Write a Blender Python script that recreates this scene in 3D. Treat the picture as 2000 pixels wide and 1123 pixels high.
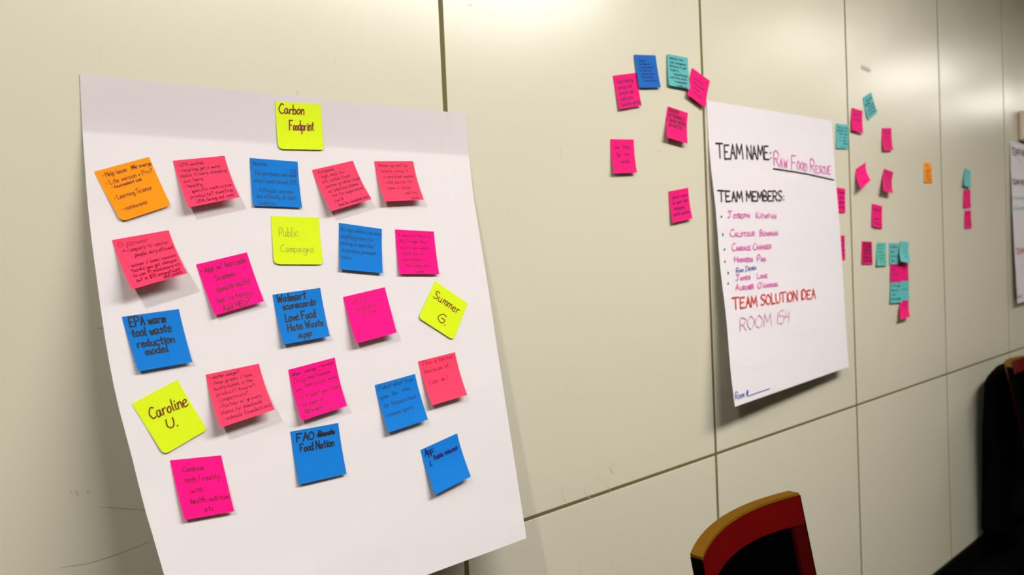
import bpy, bmesh, math, random
from mathutils import Vector, Matrix
random.seed(7)
scene = bpy.context.scene
for o in list(bpy.data.objects):
    bpy.data.objects.remove(o, do_unlink=True)
C = scene.collection

# ------------------------------------------------------------------ camera
cam_data = bpy.data.cameras.new('camera')
cam = bpy.data.objects.new('camera', cam_data); C.objects.link(cam)
cr = Vector((0.77657451, -0.62850943, -0.04367982)); cu = Vector((0.05102516, -0.00635981, 0.99867712)); cf = Vector((0.62795578, 0.77777596, -0.02713093))
M = Matrix((cr, cu, -cf)).transposed().to_4x4(); M.translation = Vector((0, -0.99714, 1.30))
cam.matrix_world = M
cam_data.sensor_width = 36.0; cam_data.lens = 36.0*1336.17/2000.0
cam_data.clip_start = .02
cam_data.dof.use_dof = True; cam_data.dof.focus_distance = 1.0; cam_data.dof.aperture_fstop = 4.5
scene.camera = cam

# ------------------------------------------------------------------ world, exposure
world = bpy.data.worlds.new('world'); scene.world = world; world.use_nodes = True
world.node_tree.nodes['Background'].inputs[0].default_value = (1.0, .95, .88, 1)
world.node_tree.nodes['Background'].inputs[1].default_value = 0.05
vs = scene.view_settings
vs.view_transform = 'Standard'; vs.look = 'None'; vs.gamma = 1; vs.use_curve_mapping = False
vs.exposure = 0.0
LAMP_WARM = (1.0, .97, .93)
PANEL_EMIT = 20.0        # radiance of the far row of luminaires
FILL_EMIT = 32.5        # radiance of the unseen fill fixture added to lift the near wall
SPOT_WATTS = 82.0       # small downlight left of the camera
ROOM_H = 2.70; X0, X1, YF = -3.2, 9.6, -5.2

# ------------------------------------------------------------------ helpers
def srgb(r, g, b):
    f = lambda c: (c/12.92 if c <= .04045 else ((c+.055)/1.055)**2.4)
    return (f(r/255), f(g/255), f(b/255))

def mat(name, col, rough=.6, spec=.5, var=.0, scale=20, bump=0, bscale=300, emit=None, coat=0):
    m = bpy.data.materials.new(name); m.use_nodes = True
    nt = m.node_tree; b = nt.nodes['Principled BSDF']
    b.inputs['Base Color'].default_value = (*col, 1); b.inputs['Roughness'].default_value = rough
    b.inputs['Specular IOR Level'].default_value = spec
    if coat: b.inputs['Coat Weight'].default_value = coat
    tc = nt.nodes.new('ShaderNodeTexCoord')
    if var:
        n = nt.nodes.new('ShaderNodeTexNoise'); n.inputs['Scale'].default_value = scale; n.inputs['Detail'].default_value = 5
        nt.links.new(tc.outputs['Object'], n.inputs['Vector'])
        mx = nt.nodes.new('ShaderNodeMix'); mx.data_type = 'RGBA'
        mx.inputs[6].default_value = (*[c*(1-var) for c in col], 1); mx.inputs[7].default_value = (*[min(1, c*(1+var)) for c in col], 1)
        nt.links.new(n.outputs['Fac'], mx.inputs[0]); nt.links.new(mx.outputs[2], b.inputs['Base Color'])
    if bump:
        n2 = nt.nodes.new('ShaderNodeTexNoise'); n2.inputs['Scale'].default_value = bscale; n2.inputs['Detail'].default_value = 4
        nt.links.new(tc.outputs['Object'], n2.inputs['Vector'])
        bp = nt.nodes.new('ShaderNodeBump'); bp.inputs['Strength'].default_value = bump; bp.inputs['Distance'].default_value = .002
        nt.links.new(n2.outputs['Fac'], bp.inputs['Height']); nt.links.new(bp.outputs['Normal'], b.inputs['Normal'])
    if emit:
        b.inputs['Emission Color'].default_value = (*emit[0], 1); b.inputs['Emission Strength'].default_value = emit[1]
    return m

def mesh_obj(name, verts, faces, material, parent=None, smooth=False):
    me = bpy.data.meshes.new(name); me.from_pydata([tuple(v) for v in verts], [], faces); me.update()
    if material: me.materials.append(material)
    if smooth: me.polygons.foreach_set('use_smooth', [True]*len(me.polygons))
    o = bpy.data.objects.new(name, me); C.objects.link(o)
    if parent: o.parent = parent
    return o

def bm_obj(name, bm, material, parent=None, smooth=False):
    me = bpy.data.meshes.new(name); bm.to_mesh(me); bm.free()
    me.materials.append(material)
    if smooth: me.polygons.foreach_set('use_smooth', [True]*len(me.polygons))
    o = bpy.data.objects.new(name, me); C.objects.link(o)
    if parent: o.parent = parent
    return o

def box_bm(x0, x1, y0, y1, z0, z1, bev=0, seg=2):
    bm = bmesh.new(); bmesh.ops.create_cube(bm, size=1)
    for v in bm.verts:
        v.co = Vector(((x0+x1)/2+v.co.x*(x1-x0), (y0+y1)/2+v.co.y*(y1-y0), (z0+z1)/2+v.co.z*(z1-z0)))
    if bev: bmesh.ops.bevel(bm, geom=bm.edges[:], offset=bev, segments=seg, affect='EDGES', profile=.5)
    return bm

def box(name, x0, x1, y0, y1, z0, z1, material, parent=None, bev=0, seg=2):
    return bm_obj(name, box_bm(x0, x1, y0, y1, z0, z1, bev, seg), material, parent)

def tag(o, label=None, cat=None, group=None, kind=None):
    if label: o['label'] = label
    if cat: o['category'] = cat
    if group: o['group'] = group
    if kind: o['kind'] = kind
    return o

def empty(name, loc=(0, 0, 0), rz=0):
    o = bpy.data.objects.new(name, None); C.objects.link(o); o.location = loc; o.rotation_euler = (0, 0, rz); return o

# ------------------------------------------------------------------ materials
def wall_panel_mat():
    m = mat('panel_laminate', (.62, .555, .405), rough=.26, spec=.5)
    nt = m.node_tree; b = nt.nodes['Principled BSDF']; tc = nt.nodes['Texture Coordinate']
    geo = nt.nodes.new('ShaderNodeNewGeometry')
    # sparse fine scuffs: stretched noise kept only inside a patchy mask
    mp = nt.nodes.new('ShaderNodeMapping'); mp.inputs['Scale'].default_value = (90, 1, 16); mp.inputs['Rotation'].default_value = (0, .5, 0)
    nt.links.new(geo.outputs['Position'], mp.inputs['Vector'])
    n1 = nt.nodes.new('ShaderNodeTexNoise'); n1.inputs['Scale'].default_value = 1; n1.inputs['Detail'].default_value = 2
    nt.links.new(mp.outputs[0], n1.inputs['Vector'])
    r1 = nt.nodes.new('ShaderNodeMapRange'); r1.inputs[1].default_value = .70; r1.inputs[2].default_value = .78
    nt.links.new(n1.outputs['Fac'], r1.inputs[0])
    n2 = nt.nodes.new('ShaderNodeTexNoise'); n2.inputs['Scale'].default_value = 5.5; n2.inputs['Detail'].default_value = 3
    nt.links.new(geo.outputs['Position'], n2.inputs['Vector'])
    r2 = nt.nodes.new('ShaderNodeMapRange'); r2.inputs[1].default_value = .52; r2.inputs[2].default_value = .62
    nt.links.new(n2.outputs['Fac'], r2.inputs[0])
    mu = nt.nodes.new('ShaderNodeMath'); mu.operation = 'MULTIPLY'
    nt.links.new(r1.outputs[0], mu.inputs[0]); nt.links.new(r2.outputs[0], mu.inputs[1])
    m2 = nt.nodes.new('ShaderNodeMath'); m2.operation = 'MULTIPLY'; m2.inputs[1].default_value = .35
    nt.links.new(mu.outputs[0], m2.inputs[0])
    mx = nt.nodes.new('ShaderNodeMix'); mx.data_type = 'RGBA'
    mx.inputs[6].default_value = (*PANEL_COL, 1); mx.inputs[7].default_value = (.30, .25, .17, 1)
    nt.links.new(m2.outputs[0], mx.inputs[0]); nt.links.new(mx.outputs[2], b.inputs['Base Color'])
    # the faint orange-peel and sag of sprayed panels, so reflections break into soft bands
    n3 = nt.nodes.new('ShaderNodeTexNoise'); n3.inputs['Scale'].default_value = 2.2; n3.inputs['Detail'].default_value = 1
    nt.links.new(geo.outputs['Position'], n3.inputs['Vector'])
    bp = nt.nodes.new('ShaderNodeBump'); bp.inputs['Strength'].default_value = .25; bp.inputs['Distance'].default_value = .02
    nt.links.new(n3.outputs['Fac'], bp.inputs['Height']); nt.links.new(bp.outputs['Normal'], b.inputs['Normal'])
    return m
PANEL_COL = (.62, .582, .452)
M_PANEL = wall_panel_mat()
M_GROOVE = mat('groove_backing', (.135, .118, .045), rough=.8, spec=.2)
M_WALL = mat('painted_wall', (.72, .68, .60), rough=.8, spec=.2, var=.04, scale=3)
M_CEIL = mat('ceiling_tile', (.72, .70, .64), rough=.9, spec=.1, var=.06, scale=60)
M_CARPET = mat('dark_carpet', (.004, .004, .0045), rough=1, spec=.0, var=.4, scale=200, bump=.6, bscale=500)
M_BASE = mat('black_vinyl', (.002, .002, .002), rough=.8, spec=.03)
M_LAMPFRAME = mat('lamp_frame', (.6, .6, .58), rough=.4)
M_DIFF = mat('lamp_diffuser', (.9, .9, .9), rough=.5, emit=((1.0, .95, .86), PANEL_EMIT))
M_DIFF_FILL = mat('fill_lamp_diffuser', (.9, .9, .9), rough=.5, emit=(LAMP_WARM, FILL_EMIT))
M_BULB = mat('downlight_lens', (.9, .9, .9), rough=.5, emit=(LAMP_WARM, 8))
def paper_mat(name, col, strip):
    m = mat(name, col, rough=.75, spec=.25)
    nt = m.node_tree; b = nt.nodes['Principled BSDF']
    uv = nt.nodes.new('ShaderNodeUVMap'); sp = nt.nodes.new('ShaderNodeSeparateXYZ'); nt.links.new(uv.outputs[0], sp.inputs[0])
    tc = nt.nodes['Texture Coordinate']
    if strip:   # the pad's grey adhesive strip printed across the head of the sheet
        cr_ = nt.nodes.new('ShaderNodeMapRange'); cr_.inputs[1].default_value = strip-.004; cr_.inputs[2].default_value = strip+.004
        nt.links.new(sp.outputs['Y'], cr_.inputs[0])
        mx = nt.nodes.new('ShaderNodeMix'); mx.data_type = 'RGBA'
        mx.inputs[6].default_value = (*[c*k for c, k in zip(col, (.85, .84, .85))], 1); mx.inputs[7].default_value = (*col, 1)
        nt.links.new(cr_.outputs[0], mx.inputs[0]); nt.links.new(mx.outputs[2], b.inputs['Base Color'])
    n = nt.nodes.new('ShaderNodeTexNoise'); n.inputs['Scale'].default_value = 7; n.inputs['Detail'].default_value = 2; n.inputs['Distortion'].default_value = .6
    mp = nt.nodes.new('ShaderNodeMapping'); mp.inputs['Scale'].default_value = (.6, 1, 1.6); mp.inputs['Rotation'].default_value = (0, .5, 0)
    nt.links.new(tc.outputs['Object'], mp.inputs['Vector']); nt.links.new(mp.outputs[0], n.inputs['Vector'])
    bp = nt.nodes.new('ShaderNodeBump'); bp.inputs['Strength'].default_value = .35; bp.inputs['Distance'].default_value = .008
    nt.links.new(n.outputs['Fac'], bp.inputs['Height']); nt.links.new(bp.outputs['Normal'], b.inputs['Normal'])
    # thin sheet lets a little light through
    b.inputs['Subsurface Weight'].default_value = 0
    return m
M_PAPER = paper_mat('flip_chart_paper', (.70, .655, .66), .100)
M_PAPER2 = paper_mat('flip_chart_paper_far', (.70, .655, .68), 0)

def note_mat(name, c): return mat(name, c, rough=.75, spec=.15, var=.035, scale=45, bump=.15, bscale=260)
NOTE_M = dict(
 orange=note_mat('orange_note', (.95, .27, .003)), pink=note_mat('coral_pink_note', (.95, .045, .115)),
 magenta=note_mat('magenta_note', (.95, .0015, .20)), yellow=note_mat('neon_yellow_note', (.62, .77, .008)),
 blue=note_mat('blue_note', (.002, .165, .56)), wblue=note_mat('deep_blue_note', (.010, .115, .43)),
 wpink=note_mat('wall_pink_note', (.74, .006, .15)), teal=note_mat('teal_note', (.10, .43, .42)),
 worange=note_mat('amber_note', (.95, .30, .01)))
def ink(name, c): return mat(name, c, rough=.5, spec=.2)
INK = dict(black=ink('black_ink', (.012, .011, .014)), red=ink('dark_red_ink', (.17, .006, .012)), pen=ink('dark_pen_ink', (.08, .006, .035)),
 brown=ink('pen_on_orange', (.12, .035, .012)), pencil=ink('pencil_grey', (.30, .30, .05)), bluepen=ink('pen_on_blue', (.006, .06, .16)),
 navy=ink('navy_ink', (.006, .006, .10)), tealink=ink('ink_on_teal', (.03, .05, .10)), green=ink('green_ink', (.05, .36, .09)),
 pinkink=ink('pink_marker', (.72, .13, .42)), paleink=ink('pale_pink_marker', (.66, .33, .50)), redmark=ink('red_marker', (.62, .045, .022)), bluemark=ink('blue_marker', (.08, .10, .38)),
 maroon=ink('maroon_ink', (.12, .002, .03)), greenlight=ink('light_green_marker', (.25, .65, .25)), wpen=ink('purple_pen', (.09, .006, .10)))

# ------------------------------------------------------------------ curved sheet surfaces, in metres (left edge, right edge)
SURF = {}
SURF["a"] = ([[0.1302,-0.001,1.565],[0.1296,-0.001,1.5349],[0.1292,-0.0016,1.5049],[0.1289,-0.0051,1.475],[0.1286,-0.0093,1.4453],[0.1282,-0.0141,1.4156],[0.1284,-0.0193,1.386],[0.129,-0.0248,1.3564],[0.1299,-0.0306,1.3269],[0.131,-0.0367,1.2975],[0.132,-0.0431,1.2681],[0.1333,-0.0497,1.2388],[0.1352,-0.0564,1.2096],[0.1376,-0.0634,1.1805],[0.1409,-0.0706,1.1514],[0.1451,-0.0778,1.1226],[0.1491,-0.0853,1.0937],[0.1526,-0.093,1.0649],[0.1565,-0.1008,1.0361],[0.1612,-0.1088,1.0075],[0.1657,-0.1169,0.9789],[0.1703,-0.1252,0.9504],[0.1751,-0.1336,0.9219],[0.1799,-0.1422,0.8935],[0.1847,-0.151,0.8651]],
    [[0.7169,-0.001,1.5794],[0.7171,-0.001,1.5482],[0.7174,-0.0019,1.5171],[0.7169,-0.0052,1.486],[0.7165,-0.0087,1.455],[0.717,-0.0124,1.424],[0.7184,-0.0163,1.3931],[0.7199,-0.0202,1.3621],[0.7214,-0.0242,1.3312],[0.7229,-0.0283,1.3003],[0.7243,-0.0324,1.2694],[0.7254,-0.0366,1.2385],[0.7261,-0.0409,1.2076],[0.7268,-0.0452,1.1767],[0.7275,-0.0496,1.1458],[0.7283,-0.054,1.1149],[0.7292,-0.0585,1.084],[0.73,-0.063,1.0531],[0.7309,-0.0676,1.0222],[0.7317,-0.0722,0.9914],[0.7323,-0.0769,0.9605],[0.733,-0.0816,0.9297],[0.7336,-0.0863,0.8988],[0.7343,-0.0912,0.868],[0.735,-0.096,0.8372]])
SURF["b"] = ([[1.4378,-0.001,1.6895],[1.4386,-0.001,1.6585],[1.4395,-0.001,1.6276],[1.4394,-0.0019,1.5966],[1.4385,-0.004,1.5657],[1.4385,-0.006,1.5348],[1.4389,-0.0081,1.5039],[1.4399,-0.0102,1.473],[1.4412,-0.0122,1.4421],[1.4414,-0.0143,1.4112],[1.4407,-0.0164,1.3803],[1.4397,-0.0185,1.3494],[1.4388,-0.0205,1.3185],[1.4381,-0.0226,1.2876],[1.4366,-0.0261,1.2568],[1.4354,-0.0299,1.2261],[1.4343,-0.0338,1.1954],[1.4328,-0.0376,1.1647],[1.4301,-0.0415,1.1341],[1.4267,-0.0454,1.1035],[1.4232,-0.0493,1.0729],[1.4199,-0.0532,1.0424],[1.4176,-0.0572,1.0118],[1.4163,-0.0611,0.981],[1.4152,-0.065,0.9503]],
    [[2.0684,-0.001,1.7044],[2.0711,-0.001,1.6736],[2.0723,-0.0017,1.6426],[2.0731,-0.0026,1.6117],[2.0739,-0.0036,1.5807],[2.0748,-0.0045,1.5497],[2.0762,-0.0054,1.5188],[2.0779,-0.0063,1.4879],[2.0796,-0.0072,1.457],[2.0812,-0.0081,1.426],[2.0826,-0.0091,1.3951],[2.0839,-0.01,1.3641],[2.0847,-0.0109,1.3332],[2.0847,-0.0118,1.3022],[2.0846,-0.0127,1.2712],[2.0826,-0.0145,1.2404],[2.0796,-0.0168,1.2097],[2.0766,-0.019,1.1789],[2.0736,-0.0213,1.1481],[2.0706,-0.0236,1.1174],[2.0678,-0.0258,1.0866],[2.0653,-0.0281,1.0558],[2.0627,-0.0304,1.025],[2.0606,-0.0327,0.9942],[2.0607,-0.035,0.9633]])
SURF["c"] = ([[3.7569,-0.001,1.7844],[3.7546,-0.0019,1.7536],[3.7524,-0.0028,1.7227],[3.7502,-0.0037,1.6918],[3.7481,-0.0046,1.661],[3.7463,-0.0056,1.6301],[3.7447,-0.0065,1.5991],[3.743,-0.0074,1.5682],[3.7414,-0.0083,1.5373],[3.7398,-0.0092,1.5064],[3.7382,-0.0101,1.4755],[3.7366,-0.011,1.4446],[3.735,-0.012,1.4137],[3.7334,-0.0129,1.3828],[3.7317,-0.0138,1.3519],[3.7307,-0.0147,1.3209],[3.7304,-0.0156,1.29],[3.7303,-0.0166,1.259],[3.7301,-0.0175,1.2281],[3.73,-0.0184,1.1971],[3.7297,-0.0193,1.1662],[3.7293,-0.0202,1.1352],[3.7289,-0.0212,1.1043],[3.7286,-0.0221,1.0734],[3.7282,-0.023,1.0424]],
    [[4.3869,-0.0005,1.7944],[4.3846,-0.001,1.7636],[4.3824,-0.0014,1.7327],[4.3802,-0.0019,1.7018],[4.3781,-0.0023,1.671],[4.3763,-0.0028,1.6401],[4.3747,-0.0032,1.6091],[4.373,-0.0037,1.5782],[4.3714,-0.0041,1.5473],[4.3698,-0.0046,1.5164],[4.3682,-0.0051,1.4855],[4.3666,-0.0055,1.4546],[4.365,-0.006,1.4237],[4.3634,-0.0064,1.3928],[4.3617,-0.0069,1.3619],[4.3607,-0.0074,1.3309],[4.3604,-0.0078,1.3],[4.3603,-0.0083,1.269],[4.3601,-0.0087,1.2381],[4.36,-0.0092,1.2071],[4.3597,-0.0097,1.1762],[4.3593,-0.0101,1.1452],[4.3589,-0.0106,1.1143],[4.3586,-0.011,1.0834],[4.3582,-0.0115,1.0524]])
QUAD = {
  'carbon': ('a', [(0.41513, 0.01508), (0.53528, 0.01168), (0.53416, 0.10732), (0.41483, 0.11099)], 0.002),
  'orange': ('a', [(0.01579, 0.16953), (0.1229, 0.13872), (0.15784, 0.22821), (0.05714, 0.25843)], 0.003),
  'epapink': ('a', [(0.17151, 0.14389), (0.28478, 0.12979), (0.30189, 0.21291), (0.18892, 0.23373)], 0.016),
  'narr': ('a', [(0.34334, 0.13161), (0.46209, 0.13465), (0.45857, 0.23019), (0.33878, 0.22719)], 0.003),
  'auto': ('a', [(0.49837, 0.15067), (0.6149, 0.12666), (0.64513, 0.21164), (0.5265, 0.23861)], 0.014),
  'makeup': ('a', [(0.67822, 0.12551), (0.80115, 0.1207), (0.81009, 0.21045), (0.68582, 0.21641)], 0.012),
  'power': ('a', [(0.03668, 0.29041), (0.14829, 0.27365), (0.16361, 0.35447), (0.05236, 0.37832)], 0.026),
  'barcode': ('a', [(0.1949, 0.33834), (0.31019, 0.31819), (0.32759, 0.41393), (0.21436, 0.43414)], 0.008),
  'epablue': ('a', [(0.03552, 0.4249), (0.14574, 0.41813), (0.15276, 0.514), (0.04695, 0.51992)], 0.006),
  'public': ('a', [(0.38002, 0.24674), (0.50125, 0.24986), (0.49181, 0.34743), (0.36885, 0.34327)], 0.002),
  'appblue': ('a', [(0.55391, 0.26119), (0.67523, 0.27484), (0.65181, 0.37118), (0.5333, 0.35882)], 0.005),
  'fridge': ('a', [(0.71505, 0.27621), (0.83931, 0.28171), (0.8288, 0.37937), (0.70214, 0.37438)], 0.005),
  'walmart': ('a', [(0.35473, 0.40276), (0.47584, 0.39466), (0.47391, 0.49255), (0.35574, 0.49992)], 0.008),
  'utilize': ('a', [(0.53284, 0.41641), (0.65563, 0.40135), (0.65601, 0.49841), (0.53649, 0.51213)], 0.014),
  'summer': ('a', [(0.81633, 0.3938), (0.91669, 0.45043), (0.84491, 0.53078), (0.74169, 0.47327)], 0.002),
  'caroline': ('a', [(0.02402, 0.57316), (0.11878, 0.54265), (0.15251, 0.6366), (0.05746, 0.66618)], 0.002),
  'water': ('a', [(0.17722, 0.54003), (0.29576, 0.53159), (0.29757, 0.61558), (0.173, 0.63166)], 0.02),
  'combine': ('a', [(0.06727, 0.67736), (0.16922, 0.68515), (0.16467, 0.78226), (0.06406, 0.77716)], 0.006),
  'when': ('a', [(0.3608, 0.54984), (0.48285, 0.5371), (0.48025, 0.63278), (0.35759, 0.64623)], 0.012),
  'fao': ('a', [(0.33279, 0.66603), (0.45597, 0.66582), (0.44521, 0.76347), (0.32209, 0.76348)], 0.005),
  'likewhat': ('a', [(0.57687, 0.60324), (0.70254, 0.59237), (0.70624, 0.68921), (0.57971, 0.70025)], 0.01),
  'this': ('a', [(0.71947, 0.56694), (0.8455, 0.55726), (0.84845, 0.65229), (0.72593, 0.66112)], 0.012),
  'appfin': ('a', [(0.67488, 0.75165), (0.80423, 0.73397), (0.81093, 0.82646), (0.68039, 0.84382)], 0.012),
  'w1': ('w', [(1.10567, 1.70204), (1.18437, 1.71974), (1.18898, 1.64713), (1.11757, 1.63051)], 0.006),
  'w2': ('w', [(1.1752, 1.75732), (1.2489, 1.76772), (1.25865, 1.69587), (1.18434, 1.68542)], 0.004),
  'w3': ('w', [(1.29031, 1.77741), (1.36711, 1.78058), (1.36533, 1.7057), (1.28685, 1.70448)], 0.004),
  'w4': ('w', [(1.38492, 1.76013), (1.45464, 1.73854), (1.42018, 1.66699), (1.35213, 1.69004)], 0.008),
  'w5': ('w', [(1.28807, 1.65796), (1.3631, 1.65063), (1.34104, 1.57482), (1.26467, 1.58242)], 0.012),
  'w6': ('w', [(1.09015, 1.56601), (1.16485, 1.57156), (1.16208, 1.49798), (1.08732, 1.49187)], 0.008),
  'w7': ('w', [(1.27873, 1.46244), (1.35314, 1.47379), (1.35431, 1.40061), (1.28035, 1.38914)], 0.008),
  'w8': ('w', [(2.09671, 1.6991), (2.17977, 1.70146), (2.16776, 1.62678), (2.09206, 1.62289)], 0.003),
  'w9': ('w', [(2.20515, 1.75892), (2.28065, 1.75687), (2.26193, 1.68134), (2.1853, 1.68541)], 0.008),
  'w10': ('w', [(2.28342, 1.79916), (2.34656, 1.8255), (2.37679, 1.76227), (2.30761, 1.73055)], 0.005),
  'w11': ('w', [(2.41843, 1.71536), (2.49349, 1.72248), (2.48273, 1.64556), (2.4077, 1.63792)], 0.008),
  'w12': ('w', [(2.22022, 1.56777), (2.29253, 1.59448), (2.26664, 1.53177), (2.19793, 1.50085)], 0.025),
  'w13': ('w', [(2.42599, 1.58098), (2.49983, 1.57305), (2.44284, 1.49603), (2.37162, 1.5019)], 0.02),
  'w14': ('w', [(2.76351, 1.62273), (2.83498, 1.62593), (2.8339, 1.55115), (2.75998, 1.54877)], 0.002),
  'w15': ('w', [(2.07003, 1.50527), (2.14586, 1.50255), (2.13631, 1.42825), (2.06215, 1.4291)], 0.003),
  'w16': ('w', [(2.05418, 1.35847), (2.1335, 1.35822), (2.1263, 1.28394), (2.0497, 1.28527)], 0.003),
  'w17': ('w', [(2.32746, 1.4619), (2.40429, 1.45522), (2.39043, 1.37953), (2.31509, 1.38695)], 0.004),
  'w18': ('w', [(2.24759, 1.34003), (2.31927, 1.33759), (2.31378, 1.26385), (2.23745, 1.26645)], 0.003),
  'w19': ('w', [(2.35608, 1.33406), (2.42687, 1.33268), (2.41198, 1.25725), (2.33838, 1.25783)], 0.006),
  'w20': ('w', [(2.44719, 1.33196), (2.52045, 1.33122), (2.51883, 1.25797), (2.44431, 1.26018)], 0.002),
  'w21': ('w', [(2.53514, 1.33762), (2.60645, 1.33287), (2.57564, 1.25975), (2.49388, 1.26732)], 0.016),
  'w22': ('w', [(2.45142, 1.26871), (2.53541, 1.26641), (2.5306, 1.19565), (2.4447, 1.19961)], 0.002),
  'w23': ('w', [(2.53137, 1.27538), (2.60219, 1.27), (2.59515, 1.19808), (2.52268, 1.20308)], 0.002),
  'w24': ('w', [(2.44984, 1.20287), (2.53593, 1.19898), (2.52334, 1.12572), (2.43308, 1.12881)], 0.003),
  'w25': ('w', [(2.52877, 1.20533), (2.60284, 1.2021), (2.5927, 1.12969), (2.51878, 1.13255)], 0.002),
  'w26': ('w', [(2.52703, 1.14195), (2.59869, 1.14087), (2.55961, 1.07395), (2.48189, 1.06989)], 0.015),
  'w27': ('w', [(3.17924, 1.62563), (3.24682, 1.61889), (3.21384, 1.54499), (3.13339, 1.5538)], 0.01),
  'w28': ('w', [(3.15703, 1.53816), (3.23653, 1.54122), (3.22545, 1.46862), (3.14376, 1.46515)], 0.004),
  'w29': ('w', [(3.16483, 1.45549), (3.23769, 1.4586), (3.22895, 1.38595), (3.15163, 1.38401)], 0.004),
}
LINES2 = [(0.0463, 0.1882, 0.4348, 0.179, 0.0348, 'TEAM NAME:', 'B'), (0.455, 0.2007, 0.948, 0.22, 0.0379, 'Raw Food Rescue', 'P'), (0.0276, 0.3326, 0.506, 0.3275, 0.0254, 'TEAM MEMBERS:', 'B'), (0.0711, 0.3872, 0.4304, 0.3912, 0.0179, 'Joseph  Kowpan', 'p'), (0.0796, 0.4502, 0.4315, 0.4533, 0.0166, 'Caldtour  Bowman', 'p'), (0.0847, 0.4979, 0.3707, 0.5002, 0.0165, 'Candace Changer', 'p'), (0.0967, 0.5362, 0.3202, 0.5417, 0.0152, 'Hasmeen  Pino', 'p'), (0.1016, 0.5732, 0.2434, 0.5672, 0.0114, 'Ram Deven', 'u'), (0.0914, 0.5979, 0.3216, 0.6005, 0.0139, 'James   Lowe', 'p'), (0.0833, 0.6317, 0.3947, 0.6362, 0.015, "Aurora  O'hannon", 'p'), (0.0526, 0.6914, 0.7092, 0.7004, 0.0259, 'TEAM SOLUTION IDEA', 'R'), (0.0852, 0.7655, 0.4632, 0.7713, 0.0309, 'ROOM 154', 'r'), (0.0088, 0.978, 0.0995, 0.9793, 0.015, 'Room #', 'u')]
STROKES2 = [([(0.4468, 0.2112), (0.7045, 0.2222), (0.9764, 0.2412)], 'B'), ([(0.0964, 0.9799), (0.1724, 0.9795), (0.2594, 0.9796)], 'u')]
DOTS2 = [(0.0314, 0.3835), (0.0311, 0.4423), (0.0351, 0.4917), (0.032, 0.5322), (0.0372, 0.6047), (0.0451, 0.5703)]
SCUFFS = [([(0.9121, 0.8617), (0.9088, 0.8522), (0.9174, 0.8316)], 0.0016), ([(0.9696, 0.8396), (0.9835, 0.8236)], 0.0012), ([(0.9837, 0.8277), (0.992, 0.8151)], 0.001), ([(1.0378, 0.8395), (1.0476, 0.8187)], 0.0012), ([(1.0476, 0.8733), (1.0577, 0.8568)], 0.002), ([(1.0543, 0.8795), (1.0602, 0.8727)], 0.0016), ([(1.0039, 0.8657), (1.0155, 0.8545)], 0.001), ([(2.062, 0.7423), (2.0356, 0.7364), (2.0223, 0.7296)], 0.0022), ([(2.4611, 0.5339), (2.4771, 0.5249)], 0.0034), ([(2.5473, 0.6842), (2.5689, 0.6821)], 0.002), ([(1.663, 0.6922), (1.6812, 0.6964)], 0.0016), ([(1.127, 0.693), (1.1183, 0.6898)], 0.0012), ([(1.41, 0.7666), (1.414, 0.7632)], 0.0018), ([(0.1326, 1.2483), (0.1382, 1.2478)], 0.0008), ([(0.1237, 1.0236), (0.1432, 1.0173), (0.172, 1.0073)], 0.001), ([(0.0798, 0.9603), (0.1119, 0.9568), (0.1459, 0.9597), (0.1757, 0.9644)], 0.0008), ([(0.094, 1.049), (0.0956, 1.0499)], 0.0016), ([(0.0998, 1.0489), (0.1012, 1.0447)], 0.003), ([(0.111, 1.0449), (0.1132, 1.0457)], 0.0024), ([(0.0808, 1.2604), (0.0818, 1.2609)], 0.001), ([(1.2386, 1.5542), (1.2566, 1.5521)], 0.0016), ([(0.8006, 1.4045), (0.8043, 1.4046)], 0.0014), ([(0.7324, 1.7751), (0.7414, 1.7752)], 0.0012), ([(0.4082, 1.5799), (0.4094, 1.5739)], 0.0014)]
TAPE = [(2.281, 0.0, 1.9034), (2.3464, 0.0, 1.9011), (2.3436, 0.0, 1.8874), (2.2801, 0.0, 1.8903)]
TROFFERS = [
 (4.35, -1.22, 1.2, .2, 'long ceiling light over the second chair'),
 (5.9, -1.22, 1.2, .3, 'long ceiling light near the far sheet'),
 (7.7, -1.22, 1.4, .3, 'long ceiling light farthest along the wall'),
 (1.5, -1.62, 2.4, .5, 'added ceiling fill light in front of the TEAM NAME sheet'),  # unseen, added for wall brightness and lengthened for softer shadows
]
def surf(k, s, t):
    if k == 'w': return Vector((s, 0, t))
    a, b = SURF[k]; n = len(a)-1; f = min(max(t, 0), .99999)*n; i = int(f); g = f-i
    l = Vector(a[i]).lerp(Vector(a[i+1]), g); r = Vector(b[i]).lerp(Vector(b[i+1]), g)
    return l.lerp(r, s)

# ------------------------------------------------------------------ the room
wall = box('wall_back', X0, X1, .0010, .14, 0, ROOM_H, M_GROOVE); tag(wall, kind='structure')
PX, PW, SEAM, G = .6739, .75349, 1.30-.4773, .0046
def panel_mesh(z0, z1):
    bm = box_bm(G, PW-G, 0, .011, z0, z1, .0009, 2)
    me = bpy.data.meshes.new('wall_panel'); bm.to_mesh(me); bm.free(); me.materials.append(M_PANEL); return me
lower, upper = panel_mesh(.105, SEAM-.0036), panel_mesh(SEAM+.0036, ROOM_H-.004)
n = -5
while PX+n*PW < X1:
    if PX+n*PW >= X0-.01 and PX+(n+1)*PW <= X1+.01:
        for me in (lower, upper):
            o = bpy.data.objects.new('wall_panel', me); C.objects.link(o); o.parent = wall; o.location = (PX+n*PW, 0, 0)
    n += 1
bb = box('baseboard_back', X0, X1, -.012, .0010, 0, .101, M_BASE, bev=.002); tag(bb, kind='structure')
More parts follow.
